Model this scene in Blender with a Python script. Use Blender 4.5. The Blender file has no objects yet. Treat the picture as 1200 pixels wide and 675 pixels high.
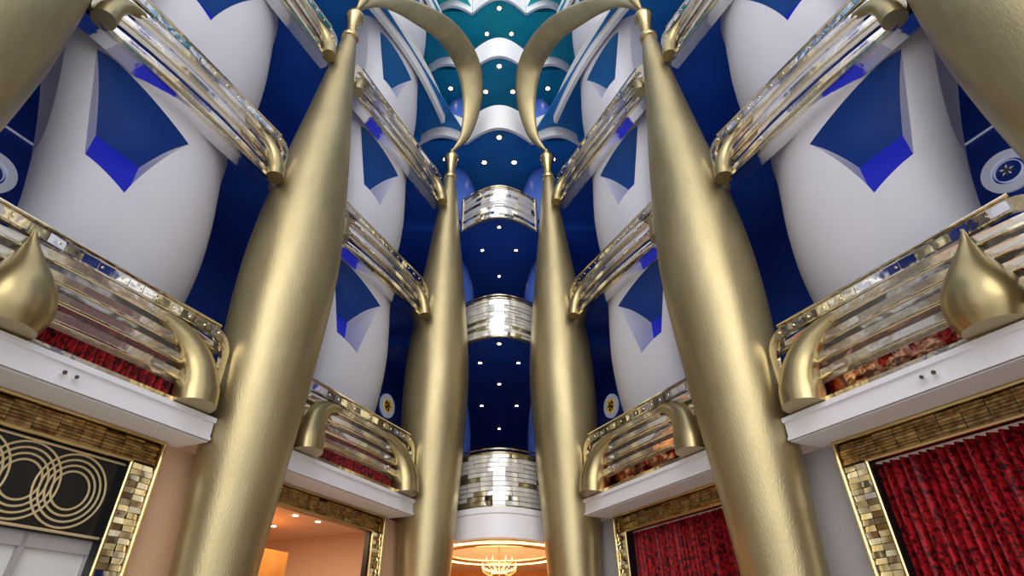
import bpy, math, random
from mathutils import Vector
random.seed(7)
scene=bpy.context.scene
H=1.6
try:
    scene.view_settings.view_transform='Standard'
except Exception: pass

# ------------------------------------------------------------ materials
def newmat(name):
    m=bpy.data.materials.new(name); m.use_nodes=True
    nt=m.node_tree; b=nt.nodes['Principled BSDF']
    return m,nt,b
def mat(name,col,rough=.5,metal=0,noise=0,nscale=4,col2=None,bump=0,bscale=20,emis=None,estr=0,stretch=None,spec=None,coat=0):
    m,nt,b=newmat(name)
    b.inputs['Base Color'].default_value=(*col,1)
    b.inputs['Roughness'].default_value=rough
    b.inputs['Metallic'].default_value=metal
    if spec is not None: b.inputs['Specular IOR Level'].default_value=spec
    if coat: b.inputs['Coat Weight'].default_value=coat
    tc=nt.nodes.new('ShaderNodeTexCoord'); mp=nt.nodes.new('ShaderNodeMapping')
    nt.links.new(tc.outputs['Object'],mp.inputs['Vector'])
    if stretch: mp.inputs['Scale'].default_value=stretch
    if col2:
        n=nt.nodes.new('ShaderNodeTexNoise'); n.inputs['Scale'].default_value=nscale; n.inputs['Detail'].default_value=6
        nt.links.new(mp.outputs[0],n.inputs['Vector'])
        r=nt.nodes.new('ShaderNodeValToRGB')
        r.color_ramp.elements[0].position=.5-noise; r.color_ramp.elements[1].position=.5+noise
        r.color_ramp.elements[0].color=(*col,1); r.color_ramp.elements[1].color=(*col2,1)
        nt.links.new(n.outputs['Fac'],r.inputs[0]); nt.links.new(r.outputs[0],b.inputs['Base Color'])
    if bump:
        n2=nt.nodes.new('ShaderNodeTexNoise'); n2.inputs['Scale'].default_value=bscale; n2.inputs['Detail'].default_value=2
        nt.links.new(mp.outputs[0],n2.inputs['Vector'])
        bp=nt.nodes.new('ShaderNodeBump'); bp.inputs['Strength'].default_value=bump; bp.inputs['Distance'].default_value=.05
        nt.links.new(n2.outputs['Fac'],bp.inputs['Height']); nt.links.new(bp.outputs[0],b.inputs['Normal'])
    if emis:
        b.inputs['Emission Color'].default_value=(*emis,1); b.inputs['Emission Strength'].default_value=estr
    return m
M={}
M['col']=mat('brushed_gold',(.35,.29,.155),.41,.88,noise=.2,nscale=2.2,col2=(.46,.385,.22),bump=.1,bscale=45,stretch=(1,1,.3))
M['gold']=mat('polished_gold',(.66,.5,.24),.2,1,bump=.1,bscale=5)
M['brass']=mat('champagne_brass',(.84,.75,.55),.12,1,bump=.12,bscale=5)
M['silver']=mat('mirror_steel',(.95,.95,.95),.07,1,bump=.12,bscale=3)
M['slat']=mat('polished_slat',(.88,.87,.85),.1,.85,bump=.15,bscale=3)
M['tilew']=mat('silvered_tile',(.82,.82,.80),.2,.5,noise=.2,nscale=6,col2=(.95,.94,.93))
M['tilegap']=mat('tile_grout',(.25,.22,.17),.5)
M['copper_refl']=mat('copper_red_reflection',(.4,.04,.03),.12,1,noise=.06,nscale=4,col2=(.85,.5,.35),bump=.3,bscale=5)  # red reflections painted into the copper panel's base colour
M['horn']=mat('bronze_horn',(.36,.29,.145),.3,.92,noise=.25,nscale=2,col2=(.45,.37,.2))
M['white']=mat('white_plaster',(.84,.86,.88),.6,0,noise=.3,nscale=1.5,col2=(.88,.9,.91))
M['pod']=mat('pearl_plaster',(.69,.69,.78),.5,0,noise=.3,nscale=1.0,col2=(.74,.74,.82),bump=.05,bscale=40)
M['beam']=mat('white_beam_paint',(.8,.79,.84),.45)
def blue(name,c):
    return mat(name,c,.35,0,noise=.2,nscale=1,col2=tuple(x*1.3 for x in c),spec=.3)
B=[blue('ceiling_navy_0',(.006,.018,.13)),blue('ceiling_navy_1',(.018,.07,.45)),blue('ceiling_navy_2',(.016,.085,.5)),
   blue('ceiling_blue_3',(.014,.17,.52)),blue('ceiling_teal_4',(.012,.30,.47)),blue('ceiling_teal_5',(.010,.40,.46)),blue('ceiling_teal_6',(.010,.44,.44))]
M['wallblue']=blue('wall_deep_blue',(.015,.055,.36))
M['hallrib']=blue('hall_bulge_blue',(.06,.14,.55))
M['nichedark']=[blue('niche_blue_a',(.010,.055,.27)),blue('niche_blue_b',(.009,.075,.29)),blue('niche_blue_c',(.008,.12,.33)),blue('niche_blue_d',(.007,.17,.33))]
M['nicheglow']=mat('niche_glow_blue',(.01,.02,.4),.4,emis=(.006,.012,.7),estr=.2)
M['lamp']=mat('downlight_glow',(1,.9,.75),.4,emis=(1,.74,.48),estr=18)
M['lampw']=mat('cove_glow',(1,.8,.5),.4,emis=(1,.62,.28),estr=3.5)
M['black']=mat('black_lacquer',(.006,.006,.008),.3)
M['beige']=mat('warm_beige_wall',(.68,.43,.27),.6)
M['grey']=mat('grey_wall',(.40,.38,.39),.6)
M['cream']=mat('cream_ceiling',(.75,.55,.42),.6)
M['orange']=mat('orange_onyx',(.75,.3,.06),.4,noise=.2,nscale=2,col2=(.85,.42,.12))
M['glass']=mat('frosted_glass_door',(.75,.75,.75),.15)
M['crystal']=mat('crystal',(1,.8,.55),.1,emis=(1,.66,.34),estr=2.0)
M['floor']=mat('marble_floor',(.62,.56,.48),.2,noise=.2,nscale=.6,col2=(.75,.72,.66))
M['tiled']=mat('bronze_tile',(.26,.16,.06),.22,1,noise=.1,nscale=9,col2=(.5,.34,.15))
M['tileb']=mat('mirror_gold_tile',(.8,.7,.5),.1,1,noise=.1,nscale=12,col2=(.9,.86,.78))
M['ringgold']=mat('pale_gold_inlay',(.75,.62,.36),.4,.4)
M['yellow']=mat('medallion_yellow',(.8,.5,.05),.4,emis=(.8,.5,.05),estr=.25)
M['medwhite']=mat('medallion_white',(.85,.85,.95),.4,emis=(.8,.85,1),estr=.15)
def velvet():
    m,nt,b=newmat('red_velvet')
    tc=nt.nodes.new('ShaderNodeTexCoord')
    n=nt.nodes.new('ShaderNodeTexNoise'); n.inputs['Scale'].default_value=14; n.inputs['Detail'].default_value=8; n.inputs['Roughness'].default_value=.7
    nt.links.new(tc.outputs['Object'],n.inputs['Vector'])
    r=nt.nodes.new('ShaderNodeValToRGB'); e=r.color_ramp.elements
    e[0].position=.43; e[0].color=(.035,.002,.004,1); e[1].position=.55; e[1].color=(.45,.010,.018,1)
    nt.links.new(n.outputs['Fac'],r.inputs[0]); nt.links.new(r.outputs[0],b.inputs['Base Color'])
    b.inputs['Roughness'].default_value=.5; b.inputs['Specular IOR Level'].default_value=.25
    return m
M['red']=velvet()

# ------------------------------------------------------------ mesh builder
class MB:
    def __init__(s): s.v=[];s.f=[];s.m=[]
    def add(s,vs,fs,mi=0):
        o=len(s.v); s.v+= [tuple(v) for v in vs]
        for f in fs: s.f.append([i+o for i in f]); s.m.append(mi)
    def grid(s,rows,mi=0,closed=False):
        nr=len(rows);nc=len(rows[0]); vs=[p for r in rows for p in r]; fs=[]
        for i in range(nr-1):
            for j in range(nc if closed else nc-1):
                k=(j+1)%nc
                fs.append([i*nc+j,i*nc+k,(i+1)*nc+k,(i+1)*nc+j])
        s.add(vs,fs,mi)
    def quad(s,a,b,c,d,mi=0): s.add([a,b,c,d],[[0,1,2,3]],mi)
    def prism(s,poly_a,poly_b,mi=0,side=None,top=None):
        n=len(poly_a)
        s.add(poly_a,[list(range(n))],mi)
        s.add(poly_b,[list(range(n))],mi if top is None else top)
        s.add(list(poly_a)+list(poly_b),[[i,(i+1)%n,n+(i+1)%n,n+i] for i in range(n)],mi if side is None else side)
    def tube(s,path,rad,mi=0,n=12,caps=True):
        path=[Vector(p) for p in path]
        if not isinstance(rad,(list,tuple)): rad=[rad]*len(path)
        rows=[];prev=None
        for i,p in enumerate(path):
            t=(path[min(i+1,len(path)-1)]-path[max(i-1,0)]).normalized()
            if prev is None:
                up=Vector((0,0,1)) if abs(t.z)<.9 else Vector((0,1,0))
                a=t.cross(up).normalized()
            else: a=(prev-t*prev.dot(t)).normalized()
            b=t.cross(a); prev=a
            rows.append([p+a*math.cos(2*math.pi*k/n)*rad[i]+b*math.sin(2*math.pi*k/n)*rad[i] for k in range(n)])
        s.grid(rows,mi,True)
        if caps:
            s.add(rows[0],[list(range(n))],mi); s.add(rows[-1],[list(range(n))],mi)
    def lathe(s,prof,cx,cy,mi=0,n=48):
        rows=[[(cx+r*math.cos(2*math.pi*k/n),cy+r*math.sin(2*math.pi*k/n),z) for k in range(n)] for r,z in prof]
        s.grid(rows,mi,True)
    def sphere(s,c,r,mi=0,n=10):
        s.lathe_local(c,[(max(1e-4,r*math.sin(math.pi*i/n)),r*math.cos(math.pi*i/n)) for i in range(n+1)],mi,n+2)
    def lathe_local(s,c,prof,mi,n):
        s.grid([[(c[0]+r*math.cos(2*math.pi*k/n),c[1]+r*math.sin(2*math.pi*k/n),c[2]+z) for k in range(n)] for r,z in prof],mi,True)
    def box(s,c,d,mi=0):
        x,y,z=c;a,b,e=[q/2 for q in d]
        vs=[(x+i*a,y+j*b,z+k*e) for i in(-1,1) for j in(-1,1) for k in(-1,1)]
        s.add(vs,[[0,1,3,2],[4,5,7,6],[0,1,5,4],[2,3,7,6],[0,2,6,4],[1,3,7,5]],mi)
    def mesh(s,name,mats,angle=35):
        me=bpy.data.meshes.new(name); me.from_pydata(s.v,[],s.f); 
        for m in mats: me.materials.append(m)
        me.polygons.foreach_set('material_index',s.m)
        me.polygons.foreach_set('use_smooth',[True]*len(s.f))
        me.update()
        try: me.set_sharp_from_angle(angle=math.radians(angle))
        except Exception: pass
        return me
def put(name,me,parent=None,mirror=False,dz=0):
    o=bpy.data.objects.new(name,me); scene.collection.objects.link(o)
    if parent: o.parent=parent
    else:
        o.location=(0,0,H+dz)
        if mirror: o.scale=(-1,1,1)
    return o
def empty(name,mirror=False,dz=0):
    e=bpy.data.objects.new(name,None); scene.collection.objects.link(e); e.location=(0,0,H+dz)
    e.empty_display_size=.2
    if mirror: e.scale=(-1,1,1)
    return e

# wing coordinate frame (left wing; the right wing is its mirror image)
TX,TY=.4027,.9153
def L(s,o,z): return (-(8.99-.44*s)-TY*o, s+TX*o, z)

COLS=[4.2,10.0,16.0]
ZK=[3.38,8.75,13.9,19.05,24.2,29.35,34.5]
# ------------------------------------------------------------ columns
prof=[(0.001,-1.6),(.62,-1.6),(.62,-1.2),(.63,-.5),(.655,1),(.735,2.3),(.84,3.8),(.935,5.3),(.985,6.3),(.995,7.2),(.965,8.0),(.91,8.8),(.81,9.9),(.69,11.1),(.58,12.1),(.47,13.2),(.36,14.3),(.27,15.2),(.2,15.7)]
def interp(prof,n=6):
    out=[]
    for i in range(len(prof)-1):
        p0=prof[max(i-1,0)];p1=prof[i];p2=prof[i+1];p3=prof[min(i+2,len(prof)-1)]
        for k in range(n):
            t=k/n
            f=lambda a,b,c,d:.5*((2*b)+(-a+c)*t+(2*a-5*b+4*c-d)*t*t+(-a+3*b-3*c+d)*t**3)
            out.append((max(.001,f(p0[0],p1[0],p2[0],p3[0])),f(p0[1],p1[1],p2[1],p3[1])))
    out.append(prof[-1]); return out
mp_=prof[:3]+interp(prof[3:])
fin=[(.2,15.7),(.25,15.72),(.27,15.8),(.25,15.88),(.19,15.92),(.17,16.1),(.19,16.4),(.24,16.7),(.29,16.82),(.3,16.92),(.26,17.0),(.14,17.02),(.13,17.3),(.1,17.35),(.001,17.36)]
for ci,s in enumerate(COLS):
    x,y,_=L(s,0,0)
    mb=MB(); mb.lathe(mp_,x,y,0,64); mb.lathe(fin,x,y,1,32)
    me=mb.mesh('gold_column',[M['col'],M['gold']],40)
    for mir in (False,True): put('gold_column',me,mirror=mir)

# ------------------------------------------------------------ arches between column tops
def bez(pts,n=40):
    out=[]
    for i in range(len(pts)-1):
        p0=Vector(pts[max(i-1,0)]);p1=Vector(pts[i]);p2=Vector(pts[i+1]);p3=Vector(pts[min(i+2,len(pts)-1)])
        for k in range(n):
            t=k/n
            out.append(.5*((2*p1)+(-p0+p2)*t+(2*p0-5*p1+4*p2-p3)*t*t+(-p0+3*p1-3*p2+p3)*t**3))
    out.append(Vector(pts[-1])); return out
def crescent(pts,wmax,name):
    path=bez(pts,14); n=len(path); mb=MB(); rows=[]
    for i,p in enumerate(path):
        u=i/(n-1); w=.07+wmax*math.sin(math.pi*u)**1.2
        t=(path[min(i+1,n-1)]-path[max(i-1,0)]).normalized()
        nrm=Vector((.25,-.75,-.6)).normalized()
        a=t.cross(nrm).normalized(); b=a.cross(t).normalized()
        ring=[]
        for k in range(16):
            th=2*math.pi*k/16
            ring.append(p+a*math.cos(th)*w/2+b*math.sin(th)*(.05+w*.08))
        rows.append(ring)
    mb.grid(rows,0,True); mb.add(rows[0],[list(range(16))]); mb.add(rows[-1],[list(range(16))])
    return mb.mesh(name,[M['col']],50)
x1,y1,_=L(10,0,0); x2,y2,_=L(16,0,0); x0,y0,_=L(4.2,0,0)
arc=crescent([(x1,y1,17.3),(-4.05,10.5,18.7),(-3.2,11.6,20.0),(-2.1,13,20.9),(-1.35,14.4,20.9),(-1.15,15.3,19.8),(-1.4,15.85,18.2),(x2,y2,17.3)],1.05,'arch')
arc2=crescent([(x0,y0,17.3),(x0+.5,y0+.5,18.7),(x0+1.3,y0+1.6,20.0),(-5.2,7.2,20.9),(-4.45,8.6,20.9),(-4.1,9.3,19.8),(-4.3,9.8,18.2),(x1,y1,17.3)],1.05,'arch')
for mir in (False,True):
    put('gold_crescent_arch',arc,mirror=mir); put('gold_crescent_arch',arc2,mirror=mir)

# ------------------------------------------------------------ slabs / ceilings
def arcpath(hw=1.47,y0=17.12,bul=.85,n=16):
    return [(-hw+2*hw*i/n, y0-bul*math.cos(math.pi*.5*(-1+2*i/n))) for i in range(n+1)]
AP=arcpath()
for k,z in enumerate(ZK):
    mb=MB(); zb=z+.55; zt=z+.62
    if k==0: zb=z-.3; zt=z-.02
    for sg in (1,-1):
        q=[L(-4,.06,0),L(17.12,.06,0)[:2]+(0,),(-12,17.12,0),L(-4,6,0)]
        q=[(sg*p[0],p[1],0) for p in q]
        mb.prism([(p[0],p[1],zb) for p in q],[(p[0],p[1],zt) for p in q],0,0,1)
    q=[(x,y) for x,y in AP]+[(12,17.12),(12,28),(-12,28),(-12,17.12)]
    if k>0: mb.prism([(x,y,z+.12) for x,y in q],[(x,y,z+.55) for x,y in q],0,0,1)
    else: mb.prism([(x,y,z-.4) for x,y in q],[(x,y,z+.0) for x,y in q],3,2,1)
    put('ceiling',mb.mesh('ceiling',[B[k] if k else M['cream'],M['white'],M['beam'],M['cream']],30))
mb=MB()
for k,z in enumerate(ZK[1:],1):
    zc=z+.12
    for (x,y) in [(0,16.9),(-.7,18.4),(.7,18.4),(0,20.3),(-.75,22.6),(.75,22.6),(0,25.5),(-2.5,18.2),(2.5,18.2)]:
        r=.06 if k<3 else .1
        mb.lathe_local((x,y,zc-.012),[(.0001,-.01),(r,-.01),(r,.02)],0,10)
        mb.lathe_local((x,y,zc-.006),[(r,-.01),(r*1.7,-.008),(r*1.7,.02)],1,10)
put('downlight_cluster',mb.mesh('downlights',[M['lamp'],M['gold']]))
for k in range(0,6):
    mb=MB(); z0=ZK[k]+.63 if k else ZK[k]+.01; z1=ZK[k+1]+.11
    pr=[]
    for i in range(13):
        u=i/12; pr.append((.45+.55*math.sin(math.pi*u)**.8,z0+(z1-z0)*u))
    mb.lathe(pr,-2.0,19.2,0,32)
    me=mb.mesh('hall_bulge',[M['hallrib']])
    for mir in (False,True): put('hall_bulging_pier',me,mirror=mir)

# ------------------------------------------------------------ deep walls
mb=MB()
a=[L(-4,3.3,0),L(19,3.3,0)]
for p,q in [(a[0],a[1]),(a[1],(a[1][0],28,0))]:
    mb.quad((p[0],p[1],3.3),(q[0],q[1],3.3),(q[0],q[1],36),(p[0],p[1],36))
wl=mb.mesh('wall',[M['wallblue']])
put('wall_left',wl); put('wall_right',wl,mirror=True)
mb=MB(); mb.box((0,28.05,17.2),(24,.1,37.6)); put('wall_back',mb.mesh('wall_back',[M['wallblue']]))

def medallion(s,z,R,rich):
    mb=MB()
    def P(r,th,o): return L(s+r*math.cos(th)*TY,o,z+r*math.sin(th))
    n=48
    def ring(r0,r1,o,mi):
        mb.grid([[P(r,2*math.pi*i/n,oo) for i in range(n)] for r,oo in ((r0,3.3),(r0,o),(r1,o),(r1,3.3))],mi,True)
    ring(R*.62,R,3.24,0)
    if rich: ring(R*.5,R*.56,3.22,1)
    else: ring(R*.5,R*.53,3.24,0)
    pr=1 if rich else .62
    for j in range(10):
        th=2*math.pi*j/10
        pet=[P(R*.12*pr,th,3.22),P(R*.3*pr,th+.24,3.22),P(R*.47*pr,th,3.22),P(R*.3*pr,th-.24,3.22)]
        mb.add(pet,[[0,1,2,3]],(1 if j%2 else 2) if rich else (0 if j%2 else 2))
    ring(.001,R*.11*pr,3.2,2)
    return mb.mesh('medallion',[M['medwhite'],M['yellow'],M['gold']])
for s,z,R,rich in [(6.0,7.4,.42,False),(17.95,7.55,.44,True),(12.0,7.4,.42,False)]:
    me=medallion(s,z,R,rich)
    for mir in (False,True): put('wall_medallion',me,mirror=mir)
mb=MB()
for k in range(0,4):
    z=8.4+5.15*k
    mb.tube([L(-3.9,3.26,z),L(7,3.26,z)],.022,0,6)
me=mb.mesh('trim_cornice',[M['medwhite']])
put('trim_4',me); put('trim_5',me,mirror=True)

# ------------------------------------------------------------ bulging suite walls with splayed niches
def pod_mesh(dk):
    mb=MB(); sc=7.0
    zb,zs,zl,zt=3.98,6.85,8.6,9.29
    OE=1.25
    def wn(z):
        u=max(0,(z-5.3)/(9.3-5.3)); return 1.05+1.15*u**1.6
    def wf(z):
        u=(z-zb)/(zt-zb); return 2.3+.32*math.sin(math.pi*min(1,u*1.1))
    def f(z):
        u=(z-zb)/(zt-zb); return .95-.62*math.sin(math.pi*.5*min(1,u/.72))**1.2
    def S(a,z):
        e=2.4
        if a<0:
            q=min(1,-a/wn(z)); o=OE-(OE-f(z))*(1-q**e)**(1/e)
        else:
            q=min(1,a/wf(z)); o=3.28-(3.28-f(z))*(1-q**e)**(1/e)
        return (a,o,z)
    def P(t): return L(sc+t[0]*TY,t[1],t[2])
    rows_z=[zb+(zs-zb)*i/12 for i in range(13)]+[zs+(zl-zs)*i/12 for i in range(1,13)]+[zl+(zt-zl)*i/5 for i in range(1,6)]
    def lr(z):
        u=max(0,min(1,(z-zs)/(zl-zs)))
        l=-.92-.62*u; r=-.2+.6*u**1.3
        return max(l,-wn(z)*.92),r
    def cols(z):
        l,r=lr(z); W0=wn(z); W1=wf(z)
        left=[l-(W0+l)*math.sin(math.pi/2*(1-i/14)) for i in range(15)]
        mid=[l+(r-l)*i/12 for i in range(1,12)]
        right=[r+(W1-r)*math.sin(math.pi/2*i/14) for i in range(15)]
        return left+mid+right
    def lz(z,a):
        if z<=zs: wgt=0; ws=((z-zb)/(zs-zb))**2
        elif z<=zl: wgt=((z-zs)/(zl-zs)); ws=1-wgt
        else: wgt=1-(z-zl)/(zt-zl); ws=0
        return z+wgt*max(-.3,min(.26,-.32*(a+.5)))-ws*.3*max(0,min(1,(a+.92)/.72))
    G=[]
    for z in rows_z:
        G.append([P(S(a,lz(z,a))) for a in cols(z)])
    nc=len(G[0]); vs=[p for r in G for p in r]; fs=[]
    for i in range(len(G)-1):
        for j in range(nc-1):
            if 12<=i<24 and 14<=j<26: continue
            fs.append([i*nc+j,i*nc+j+1,(i+1)*nc+j+1,(i+1)*nc+j])
    mb.add(vs,fs,0)
    e0=[g[0] for g in G]; e1=[];e2=[]
    for z in rows_z:
        w=wn(z); e1.append(P((-w+.12,OE+.3,z))); e2.append(P((-w+1.3,3.28,z)))
    mb.grid([e0,e1],0); mb.grid([e1,e2],0)
    n=12; bo=1.3; bt=7.9; bb=zs-.3; bc=-.22; bw=.44
    bk_top=[P((bc-bw+2*bw*i/n,bo,bt)) for i in range(n+1)]
    bk_bot=[P((bc-bw+2*bw*i/n,bo-.05,bb)) for i in range(n+1)]
    fr_top=[G[24][14+i] for i in range(n+1)]
    fr_bot=[G[12][14+i] for i in range(n+1)]
    mb.grid([bk_top,bk_bot],2)
    def lerp(A,Bq,t): return [tuple(a[q]*(1-t)+b[q]*t for q in range(3)) for a,b in zip(A,Bq)]
    rows=[]
    for t in range(9):
        u=t/8; r=lerp(fr_top,bk_top,u); rows.append([(p[0],p[1],p[2]+.1*math.sin(math.pi*u)) for p in r])
    mb.grid(rows,1)
    mb.grid([fr_bot,bk_bot],0)
    for side in (0,1):
        fr=[G[12+i][14 if side==0 else 26] for i in range(13)]
        T=bk_top[0 if side==0 else n]; Bt=bk_bot[0 if side==0 else n]
        bk=[tuple(Bt[q]*(1-i/12)+T[q]*i/12 for q in range(3)) for i in range(13)]
        mb.grid([fr,bk],0)
        edge=[r[0 if side==0 else n] for r in rows]
        base=[tuple(fr[-1][q]*(1-i/8)+T[q]*i/8 for q in range(3)) for i in range(9)]
        mb.grid([edge,base],0)
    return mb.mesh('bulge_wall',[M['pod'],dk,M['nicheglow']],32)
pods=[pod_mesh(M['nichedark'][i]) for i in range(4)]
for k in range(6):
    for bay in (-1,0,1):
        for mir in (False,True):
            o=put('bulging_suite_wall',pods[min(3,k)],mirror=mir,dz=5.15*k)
            sg=-1 if mir else 1
            dy=[-5.9,0,6.05][bay+1]
            o.location.x=sg*.44*dy; o.location.y=dy

# ------------------------------------------------------------ balustrades
def colr(z):
    for i in range(len(mp_)-1):
        if mp_[i][1]<=z<=mp_[i+1][1]:
            t=(z-mp_[i][1])/(mp_[i+1][1]-mp_[i][1]+1e-9); return mp_[i][0]*(1-t)+mp_[i+1][0]*t
    return .2
def rrect(s0,s1,z0,z1,r,n=8):
    pts=[]
    for cx,cz,a0 in ((s1-r,z1-r,0),(s0+r,z1-r,90),(s0+r,z0+r,180),(s1-r,z0+r,270)):
        for i in range(n+1):
            a=math.radians(a0+90*i/n); pts.append((cx+r*math.cos(a),cz+r*math.sin(a)))
    return pts
def plate(mb,outer,inner,o0,o1,mi):
    rows=[[L(s,o,z) for s,z in ring] for ring,o in ((outer,o0),(inner,o0),(inner,o1),(outer,o1),(outer,o0))]
    mb.grid(rows,mi,True)
def wing_balustrade(k,sa,sb,mir):
    z0=ZK[k]; z1=z0+(1.57 if k==0 else 1.3)
    ra=max(colr(z0),colr(z1))*TY+.02
    s0=sa+ra; s1=sb-ra
    par=empty('balcony_balustrade',mir)
    mb=MB()
    hh=z1-z0; r=.42 if k==0 else .3
    plate(mb,rrect(s0,s1,z0,z1,r),rrect(s0+.12,s1-.12,z0+.08,z1-.2,r*.75),-.03,.05,0)
    n=int((s1-s0)/.3)
    for i in range(n):
        s=s0+.3+i*(s1-s0-.6)/(n-1)
        mb.sphere(L(s,-.04,z1-.1),.018,0,5)
    mb.tube([L(s0+.3,-.02,z1+.03),L(s1-.3,-.02,z1+.03)],.035,0,8)
    N=int((s1-s0-.7)/.22)
    for i in range(N):
        a0=s0+.35+(s1-s0-.7)*i/N; a1=a0+(s1-s0-.7)/N-.012
        t=random.uniform(-.012,.012)
        mb.quad(L(a0,-.036+t*.3,z1-.17),L(a1,-.036-t*.3,z1-.17),L(a1,-.04-t,z1-.03),L(a0,-.04+t,z1-.03),1)
    put('face_frame',mb.mesh('face_frame',[M['brass'],M['silver']]),par)
    mb=MB(); nr=4 if k==0 else 3
    for j in range(nr):
        zz=(z0+.4+(hh-.78)*j/(nr-1)) if k==0 else (z0+.14+(hh-.5)*j/(nr-1))
        pts=[];N=24
        for i in range(N+1):
            u=i/N; pts.append(L(s0+.12+(s1-s0-.24)*u,.14-.2*math.sin(math.pi*u)**.6,zz))
        mb.tube(pts,.03,1,10)
        wd=.12
        rows=[[(p[0]-TY*-.02,p[1]+TX*-.02,p[2]+.01+wd) for p in pts],
              [(p[0]-TY*.02,p[1]+TX*.02,p[2]+.02) for p in pts],
              [(p[0]-TY*.12,p[1]+TX*.12,p[2]-.05) for p in pts]]
        mb.grid(rows,0)
    put('rails',mb.mesh('rails',[M['slat'],M['brass']]),par)
    mb=MB(); N=max(2,int((s1-s0)/.8)); R=2
    for i in range(N):
        for j in range(R):
            a0=s0+.05+(s1-s0-.1)*i/N; a1=s0+.05+(s1-s0-.1)*(i+1)/N-.01
            b0=z0+.02+(hh-.25)*j/R; b1=z0+.02+(hh-.25)*(j+1)/R-.01
            t=[random.uniform(-.015,.015) for _ in range(4)]
            mb.quad(L(a0,.36+t[0],b0),L(a1,.36+t[1],b0),L(a1,.36+t[2],b1),L(a0,.36+t[3],b1),1 if (k==0 and j==0) else 0)
    mb.quad(L(s0,.02,z0+.01),L(s1,.02,z0+.01),L(s1,.36,z0+.01),L(s0,.36,z0+.01),1 if k==0 else 0)
    put('mirror_panels',mb.mesh('mirror_panels',[M['silver'],M['copper_refl']]),par)
    if k==0 and not mir:
        mb=MB(); a0=s0+.3; a1=s1-.6; N=int((a1-a0)*80)
        mb.grid([[L(a0+(a1-a0)*i/N,.24+.04*math.sin(i*.6),zz) for i in range(N+1)] for zz in (z0+.03,z0+.3,z0+.62)],0)
        put('red_reflection_drape',mb.mesh('red_reflection_drape',[M['red']],70),par)  # added cloth strip standing in for red reflections low behind the rails
    mb=MB()
    for se,d in [(s0,1),(s1,-1)]:
        sc=1 if k==0 else .55
        pts=[];rad=[]
        for i in range(33):
            u=i/32
            if d==1 and k==0 and sa==4.2:
                pts.append(L(6.1-.2*u**1.6,-.1,z0+.02+1.42*u))
                rad.append(.012+.45*((1-u)**.9)*(.78+.62*math.sin(math.pi*min(1,u*1.15))))
            else:
                pts.append(L(se+d*(.4*sc+1.35*sc*u**2.3),-.12+.24*u,z0+.02+(hh-.26)*math.sin(math.pi/2*u)**.95))
                rad.append(sc*(.03+.36*(1-u)**.75*(1 if u>.12 else .88+u)))
        mb.tube(pts,rad,0,24)
    put('horn_brackets',mb.mesh('horn_brackets',[M['horn']],60),par)
for k in (0,1,2):
    for sa,sb in ((-1.8,4.2),(4.2,10),(10,16)):
        for mir in (False,True): wing_balustrade(k,sa,sb,mir)
for k in (3,4,5,6):
    mb=MB(); z0=ZK[k]
    for sa,sb in ((-4,4.0),(4.4,9.8),(10.2,15.9)):
        N=20
        pts=[L(sa+(sb-sa)*i/N,.4-.3*math.sin(math.pi*i/N),0) for i in range(N+1)]
        pi=[L(sa+(sb-sa)*i/N,.55-.3*math.sin(math.pi*i/N),0) for i in range(N+1)]
        mb.grid([[(p[0],p[1],z) for p in q] for q,z in ((pts,z0+.1),(pts,z0+1.2),(pi,z0+1.2),(pi,z0+.1),(pts,z0+.1))],0)
    me=mb.mesh('parapet',[M['white']],40)
    for mir in (False,True): put('balcony_parapet',me,mirror=mir)
def ctr(k):
    z0=ZK[k]
    if k<=2:
        z1=z0+1.55; par=empty('bowed_balcony'); mb=MB(); nr=11
        hgt=(z1-z0-.1)/nr
        for j in range(nr):
            zz=z0+.08+j*hgt; i=0
            while i<len(AP)-1:
                w=random.choice((2,3,4)); e=min(i+w,len(AP)-1)
                sub=AP[i:e+1]
                t=random.uniform(-.01,.01); tl=random.uniform(-.035,.02)
                sub=[(x,y) for x,y in sub]; sub[0]=(sub[0][0]+.006,sub[0][1]); sub[-1]=(sub[-1][0]-.006,sub[-1][1])
                mb.grid([[(x,y-.07+t,zz) for x,y in sub],[(x,y-.07+t+tl,zz+hgt*.86) for x,y in sub]],random.choice((0,0,0,0,2)))
                i=e
        put('mirror_tiles',mb.mesh('mirror_tiles',[M['tilew'],M['brass'],M['silver']]),par)
        mb=MB()
        for zz,r in ((z0+.03,.04),(z1-.02,.04),(z1+.1,.03)):
            mb.tube([(x,y-.08,zz) for x,y in AP],r,0,8)
        mb.grid([[(x,y-.01,z0) for x,y in AP],[(x,y-.01,z1) for x,y in AP]],1)
        for i in (0,len(AP)-1):
            x,y=AP[i]; mb.tube([(x,y-.08,z0),(x,y-.08,z1+.1)],.06,0,8)
        put('rail_frame',mb.mesh('rail_frame',[M['brass'],M['tilegap']]),par)
    else:
        mb=MB()
        def lobe(pts):
            pin=[(x,y+.15) for x,y in pts]
            mb.grid([[(x,y,z) for x,y in q] for q,z in ((pts,z0),(pts,z0+1.5),(pin,z0+1.5),(pin,z0),(pts,z0))],0)
        lobe([(x,y-.02) for x,y in AP])
        for sg in (-1,1):
            lobe([(sg*(1.5+2.3*i/12),17.1+.25*i/12-.55*math.sin(math.pi*i/12)) for i in range(13)])
        put('white_balcony_parapet',mb.mesh('white_parapet',[M['white']],40))
for k in range(7): ctr(k)
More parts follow.
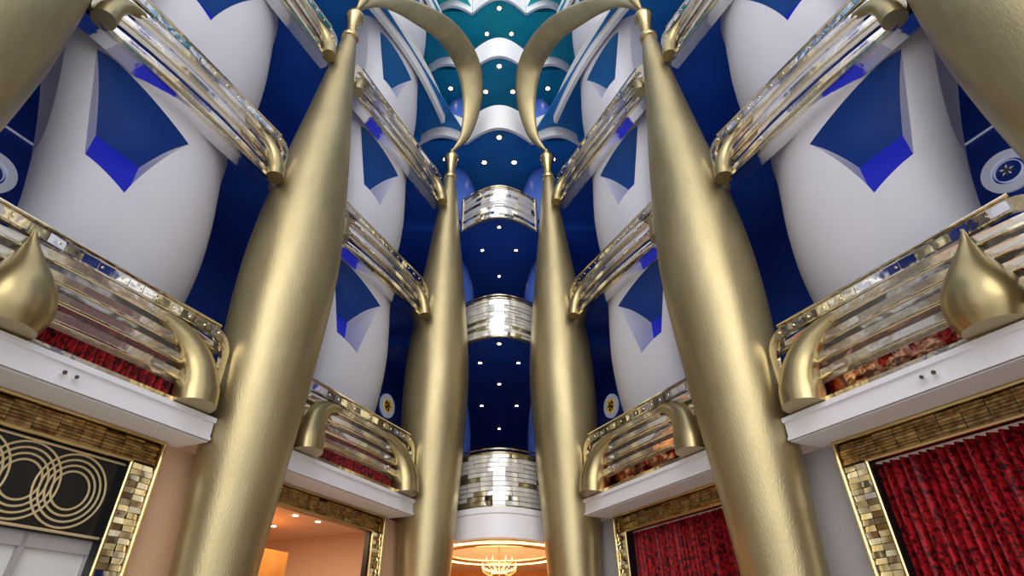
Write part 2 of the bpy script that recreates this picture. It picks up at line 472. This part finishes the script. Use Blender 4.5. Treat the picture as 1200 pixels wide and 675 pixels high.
# ------------------------------------------------------------ white fascia beams
def sbox(mb,s0,s1,o0,o1,z0,z1,mi=0):
    q=[(s0,o0),(s1,o0),(s1,o1),(s0,o1)]
    mb.prism([L(s,o,z0) for s,o in q],[L(s,o,z1) for s,o in q],mi)
mb=MB()
for sa,sb in ((-4,3.55),(4.9,9.25),(10.72,15.28)):
    sbox(mb,sa,sb,-.02,.06,3.0,3.38); sbox(mb,sa,sb,-.07,.0,3.3,3.38); sbox(mb,sa,sb,-.05,.0,3.0,3.05)
    sbox(mb,sa,sb,.0,.9,2.98,3.03)
me=mb.mesh('trim',[M['beam']]); put('trim_1',me); put('trim_2',me,mirror=True)
mb=MB()
q=[(x,y) for x,y in AP]; 
mb.grid([[(x,y-.12,z) for x,y in q] for z in (2.62,3.4)],0)
mb.grid([[(x,y-.16,z) for x,y in q] for z in (3.25,3.4)],0)
mb.grid([[(x,y-.16,3.25) for x,y in q],[(x,y-.1,3.2) for x,y in q]],0)
mb.grid([[(x,y-.12,2.62) for x,y in q],[(x,y+.2,2.62) for x,y in q]],0)
put('trim_3',mb.mesh('trim_c',[M['beam']],40))
for mir in (False,True):
    mb=MB()
    for s in (6.9,7.05):
        p=Vector(L(s,-.05,3.17)); q=Vector(L(s,-.13,3.155))
        mb.tube([p,q],[.025,.035],0,12)
        mb.tube([q,q+Vector((.01,-.01,0))],[.025,.025],1,12)
    put('fascia_spotlight',mb.mesh('spot',[M['silver'],M['black']]),mirror=mir)

# ------------------------------------------------------------ ground storey
GO=.75
def tiles(mb,s0,s1,z0,z1,o,ds,dz,mats,bul=.06):
    ns=max(1,round((s1-s0)/ds)); nz=max(1,round((z1-z0)/dz))
    for i in range(ns):
        for j in range(nz):
            a0=s0+(s1-s0)*i/ns; a1=s0+(s1-s0)*(i+1)/ns; b0=z0+(z1-z0)*j/nz; b1=z0+(z1-z0)*(j+1)/nz
            g=.004; a0+=g;a1-=g;b0+=g;b1-=g
            t=[random.uniform(0,bul) for _ in range(4)]
            mi=random.choice(mats)
            mb.add([L(a0,o-t[0],b0),L(a1,o-t[1],b0),L(a1,o-t[2],b1),L(a0,o-t[3],b1)],[[0,1,2,3]],mi)
def frame(s0,s1,mir):
    par=empty('gold_mosaic_frame',mir); mb=MB()
    zt=2.95; zi=2.55; w=.42
    sbox(mb,s0,s1,GO-.02,GO+.12,zi,zt,1); sbox(mb,s0,s0+w,GO-.02,GO+.12,-1.6,zi,1); sbox(mb,s1-w,s1,GO-.02,GO+.12,-1.6,zi,1)
    tiles(mb,s0,s1,zi+.03,zt-.03,GO-.04,.3,.05,[0],.02)
    for a,b in ((s0,s0+w),(s1-w,s1)):
        tiles(mb,a+.03,b-.03,-1.6,zi,GO-.05,.18,.09,[2,2,3],.035)
    put('mosaic',mb.mesh('mosaic',[M['tiled'],M['black'],M['tileb'],M['silver']]),par)
    mb=MB()
    for e,zz in ((0,zt),(w,zi)):
        pts=[L(s0+e,GO-.1,-1.6),L(s0+e,GO-.1,zz),L(s1-e,GO-.1,zz),L(s1-e,GO-.1,-1.6)]
        for a,b in zip(pts[:-1],pts[1:]): mb.tube([a,b],.03,0,8)
    put('moulding',mb.mesh('moulding',[M['gold']]),par)
def curtain(s0,s1):
    mb=MB(); N=int((s1-s0)*90); rows=[]
    for z in [-1.58,-1,0,.7,1.4,2.0,2.56]:
        rows.append([L(s0+(s1-s0)*i/N,GO+.3+.075*math.sin(i*.55+.8*math.sin(i*.07))+.02*math.sin(i*1.3+z),z) for i in range(N+1)])
    mb.grid(rows,0); return mb.mesh('curtain',[M['red']],70)
BAYS=[(4.75,9.0),(10.95,15.05)]
for s0,s1 in BAYS:
    for mir in (False,True): frame(s0,s1,mir)
    put('red_velvet_curtain',curtain(s0,s1),mirror=True)
def pier(mt,name,mir):
    mb=MB()
    for a,b in ((-4,4.75),(9.0,10.95),(15.05,17.9)):
        sbox(mb,a,b,GO,GO+.12,-1.6,2.98)
    put(name,mb.mesh(name,[mt]),mirror=mir)
pier(M['beige'],'wall_left_lower',False); pier(M['grey'],'wall_right_lower',True)
par=empty('interlocking_ring_panel'); mb=MB()
s0,s1=BAYS[0][0]+.4,BAYS[0][1]-.4
sbox(mb,s0,s1,GO+.05,GO+.12,1.38,2.56); put('lacquer_panel',mb.mesh('lp',[M['black']]),par)
mb=MB()
zc=1.97; cs=s1-.62
while cs>s0+.2:
    for R in (.5,.42,.34,.26):
        run=[]
        for i in range(50):
            th=2*math.pi*i/48; ss=cs+R*math.cos(th)*TY; zz=zc+R*math.sin(th)
            if i<49 and s0<ss<s1: run.append(L(ss,GO+.03,zz))
            else:
                if len(run)>2: mb.tube(run,.016,0,6)
                run=[]
    cs-=.62
for zz in (1.42,2.5): mb.tube([L(s0,GO+.03,zz),L(s1,GO+.03,zz)],.02,0,6)
put('gold_rings',mb.mesh('rings',[M['ringgold']]),par)
par=empty('glazed_door_screen'); mb=MB()
sbox(mb,s0,s1,GO+.2,GO+.25,-1.6,1.38,0)
put('glass',mb.mesh('gl',[M['glass']]),par)
mb=MB()
for i in range(5):
    s=s0+(s1-s0)*i/4; sbox(mb,s-.03,s+.03,GO+.12,GO+.2,-1.6,1.38)
sbox(mb,s0,s1,GO+.12,GO+.2,1.2,1.38); 
put('mullions',mb.mesh('mu',[M['grey']]),par)
mb=MB()
a,b=10.9,15.1
mb.quad(L(a-.4,.9,2.9),L(b+1.2,.9,2.9),L(b+1.2,7,2.9),L(a-.4,7,2.9),0)
mb.quad(L(a-.4,7,-1.6),L(b+1.2,7,-1.6),L(b+1.2,7,2.9),L(a-.4,7,2.9),1)
mb.quad(L(a-.4,.9,-1.6),L(a-.4,7,-1.6),L(a-.4,7,2.9),L(a-.4,.9,2.9),0)
mb.quad(L(b+1.2,.9,-1.6),L(b+1.2,7,-1.6),L(b+1.2,7,2.9),L(b+1.2,.9,2.9),0)
sbox(mb,12.8,14.6,3.2,4.0,-1.6,2.2,1); sbox(mb,11.5,14.8,1.6,1.75,2.78,2.9,0); sbox(mb,11.5,14.8,4.6,4.75,2.78,2.9,0)
put('wall_lounge',mb.mesh('lounge',[M['cream'],M['orange']]))
mb=MB()
for s in (11.8,12.8,13.8,14.6):
    for o in (1.3,2.4,3.9,5.3):
        mb.lathe_local(L(s,o,2.885),[(.0001,0),(.06,0),(.06,.015)],0,12)
put('lounge_downlights',mb.mesh('ld',[M['lamp']]))
mb=MB()
mb.quad((-3,17.3,-1.6),(-3,27,-1.6),(-3,27,2.98),(-3,17.3,2.98),0); mb.quad((3,17.3,-1.6),(3,27,-1.6),(3,27,2.98),(3,17.3,2.98),0)
mb.quad((-3,27,-1.6),(3,27,-1.6),(3,27,2.98),(-3,27,2.98),1)
for sg in (-1,1): mb.box((sg*2.3,17.35,.69),(1.6,.1,4.58),0)
put('wall_hall',mb.mesh('hall',[M['beige'],M['orange']]))
mb=MB(); n=64
for R,z,r,mi in ((2.3,2.95,.09,1),(1.9,2.9,.05,0),(2.6,2.93,.06,0)):
    mb.tube([(R*math.cos(2*math.pi*i/n),21+R*1.1*math.sin(2*math.pi*i/n),z-.05) for i in range(n+1)],r,mi,8,False)
put('ceiling_cove_ring',mb.mesh('cove',[M['gold'],M['lampw']]))
par=empty('crystal_chandelier'); mb=MB(); cx,cy=0,20.2
mb.tube([(cx,cy,2.98),(cx,cy,2.1)],.02,0,8)
for i in range(12):
    th=2*math.pi*i/12; c,s_=math.cos(th),math.sin(th)
    R=.62 if i%2 else .42; zz=2.35 if i%2 else 2.55
    mb.tube(bez([(cx,cy,2.35),(cx+c*R*.5,cy+s_*R*.5,zz-.22),(cx+c*R,cy+s_*R,zz-.08),(cx+c*R,cy+s_*R,zz)],6),.012,0,6)
put('frame',mb.mesh('chf',[M['gold']]),par)
mb=MB()
for i in range(12):
    th=2*math.pi*i/12; c,s_=math.cos(th),math.sin(th)
    R=.62 if i%2 else .42; zz=2.35 if i%2 else 2.55
    mb.lathe_local((cx+c*R,cy+s_*R,zz),[(.001,.14),(.02,.08),(.018,0),(.04,-.01)],0,8)
    for q in range(5):
        mb.sphere((cx+c*R*(.3+.15*q),cy+s_*R*(.3+.15*q),2.2-.02*q+(.05*q if i%2 else .08*q)),.028,0,5)
put('crystals',mb.mesh('chc',[M['crystal']]),par)
mb=MB(); mb.quad((-30,-25,-1.6),(30,-25,-1.6),(30,30,-1.6),(-30,30,-1.6)); put('floor',mb.mesh('floor',[M['floor']]))

# ------------------------------------------------------------ lights
def area(name,loc,rot,size,power,col,sy=None):
    l=bpy.data.lights.new(name,'AREA'); l.energy=power; l.color=col; l.size=size
    if sy: l.shape='RECTANGLE'; l.size_y=sy
    o=bpy.data.objects.new(name,l); scene.collection.objects.link(o); o.location=loc; o.rotation_euler=rot; return o
p=L(13,3.2,0); area('lounge_light',(p[0],p[1],H+2.8),(0,0,0),3,150,(1,.72,.45))
area('hall_light',(0,20.5,H+2.3),(0,0,0),2,60,(1,.7,.4))
area('hall_uplight',(0,21,H+.5),(math.pi,0,0),2.5,110,(1,.62,.3))
for sg in (-1,1):
    p=L(9.6,.55,0); area('wall_washer',(sg*-p[0]*-1,p[1],H-1.3),(math.pi,0,0),.3,14 if sg==1 else 5,(1,.7,.45))
sun=bpy.data.lights.new('atrium_daylight','SUN'); sun.energy=1.1; sun.angle=math.radians(45); sun.color=(1,.97,.92)
so=bpy.data.objects.new('atrium_daylight',sun); scene.collection.objects.link(so)
so.rotation_euler=Vector((0.05,1,-.45)).to_track_quat('-Z','Y').to_euler()
w=bpy.data.worlds.new('World'); scene.world=w; w.use_nodes=True; nt=w.node_tree
bg=nt.nodes['Background']; tc=nt.nodes.new('ShaderNodeTexCoord'); sp=nt.nodes.new('ShaderNodeSeparateXYZ')
nt.links.new(tc.outputs['Generated'],sp.inputs[0])
mr=nt.nodes.new('ShaderNodeMapRange'); mr.inputs[1].default_value=-1; mr.inputs[2].default_value=1; mr.inputs[3].default_value=1; mr.inputs[4].default_value=0
nt.links.new(sp.outputs['Y'],mr.inputs[0])
rp=nt.nodes.new('ShaderNodeValToRGB'); rp.color_ramp.elements[0].color=(.40,.43,.51,1); rp.color_ramp.elements[1].color=(.98,.98,1.0,1)
nt.links.new(mr.outputs[0],rp.inputs[0]); nt.links.new(rp.outputs[0],bg.inputs[0]); bg.inputs[1].default_value=1.55

# ------------------------------------------------------------ camera
cam=bpy.data.cameras.new('camera'); co=bpy.data.objects.new('camera',cam); scene.collection.objects.link(co)
cam.sensor_width=36; cam.lens=650/1200*36; cam.shift_x=.0125
co.location=(0,0,H); co.rotation_euler=(math.radians(90+33.4),0,0)
cam.clip_end=200
scene.camera=co
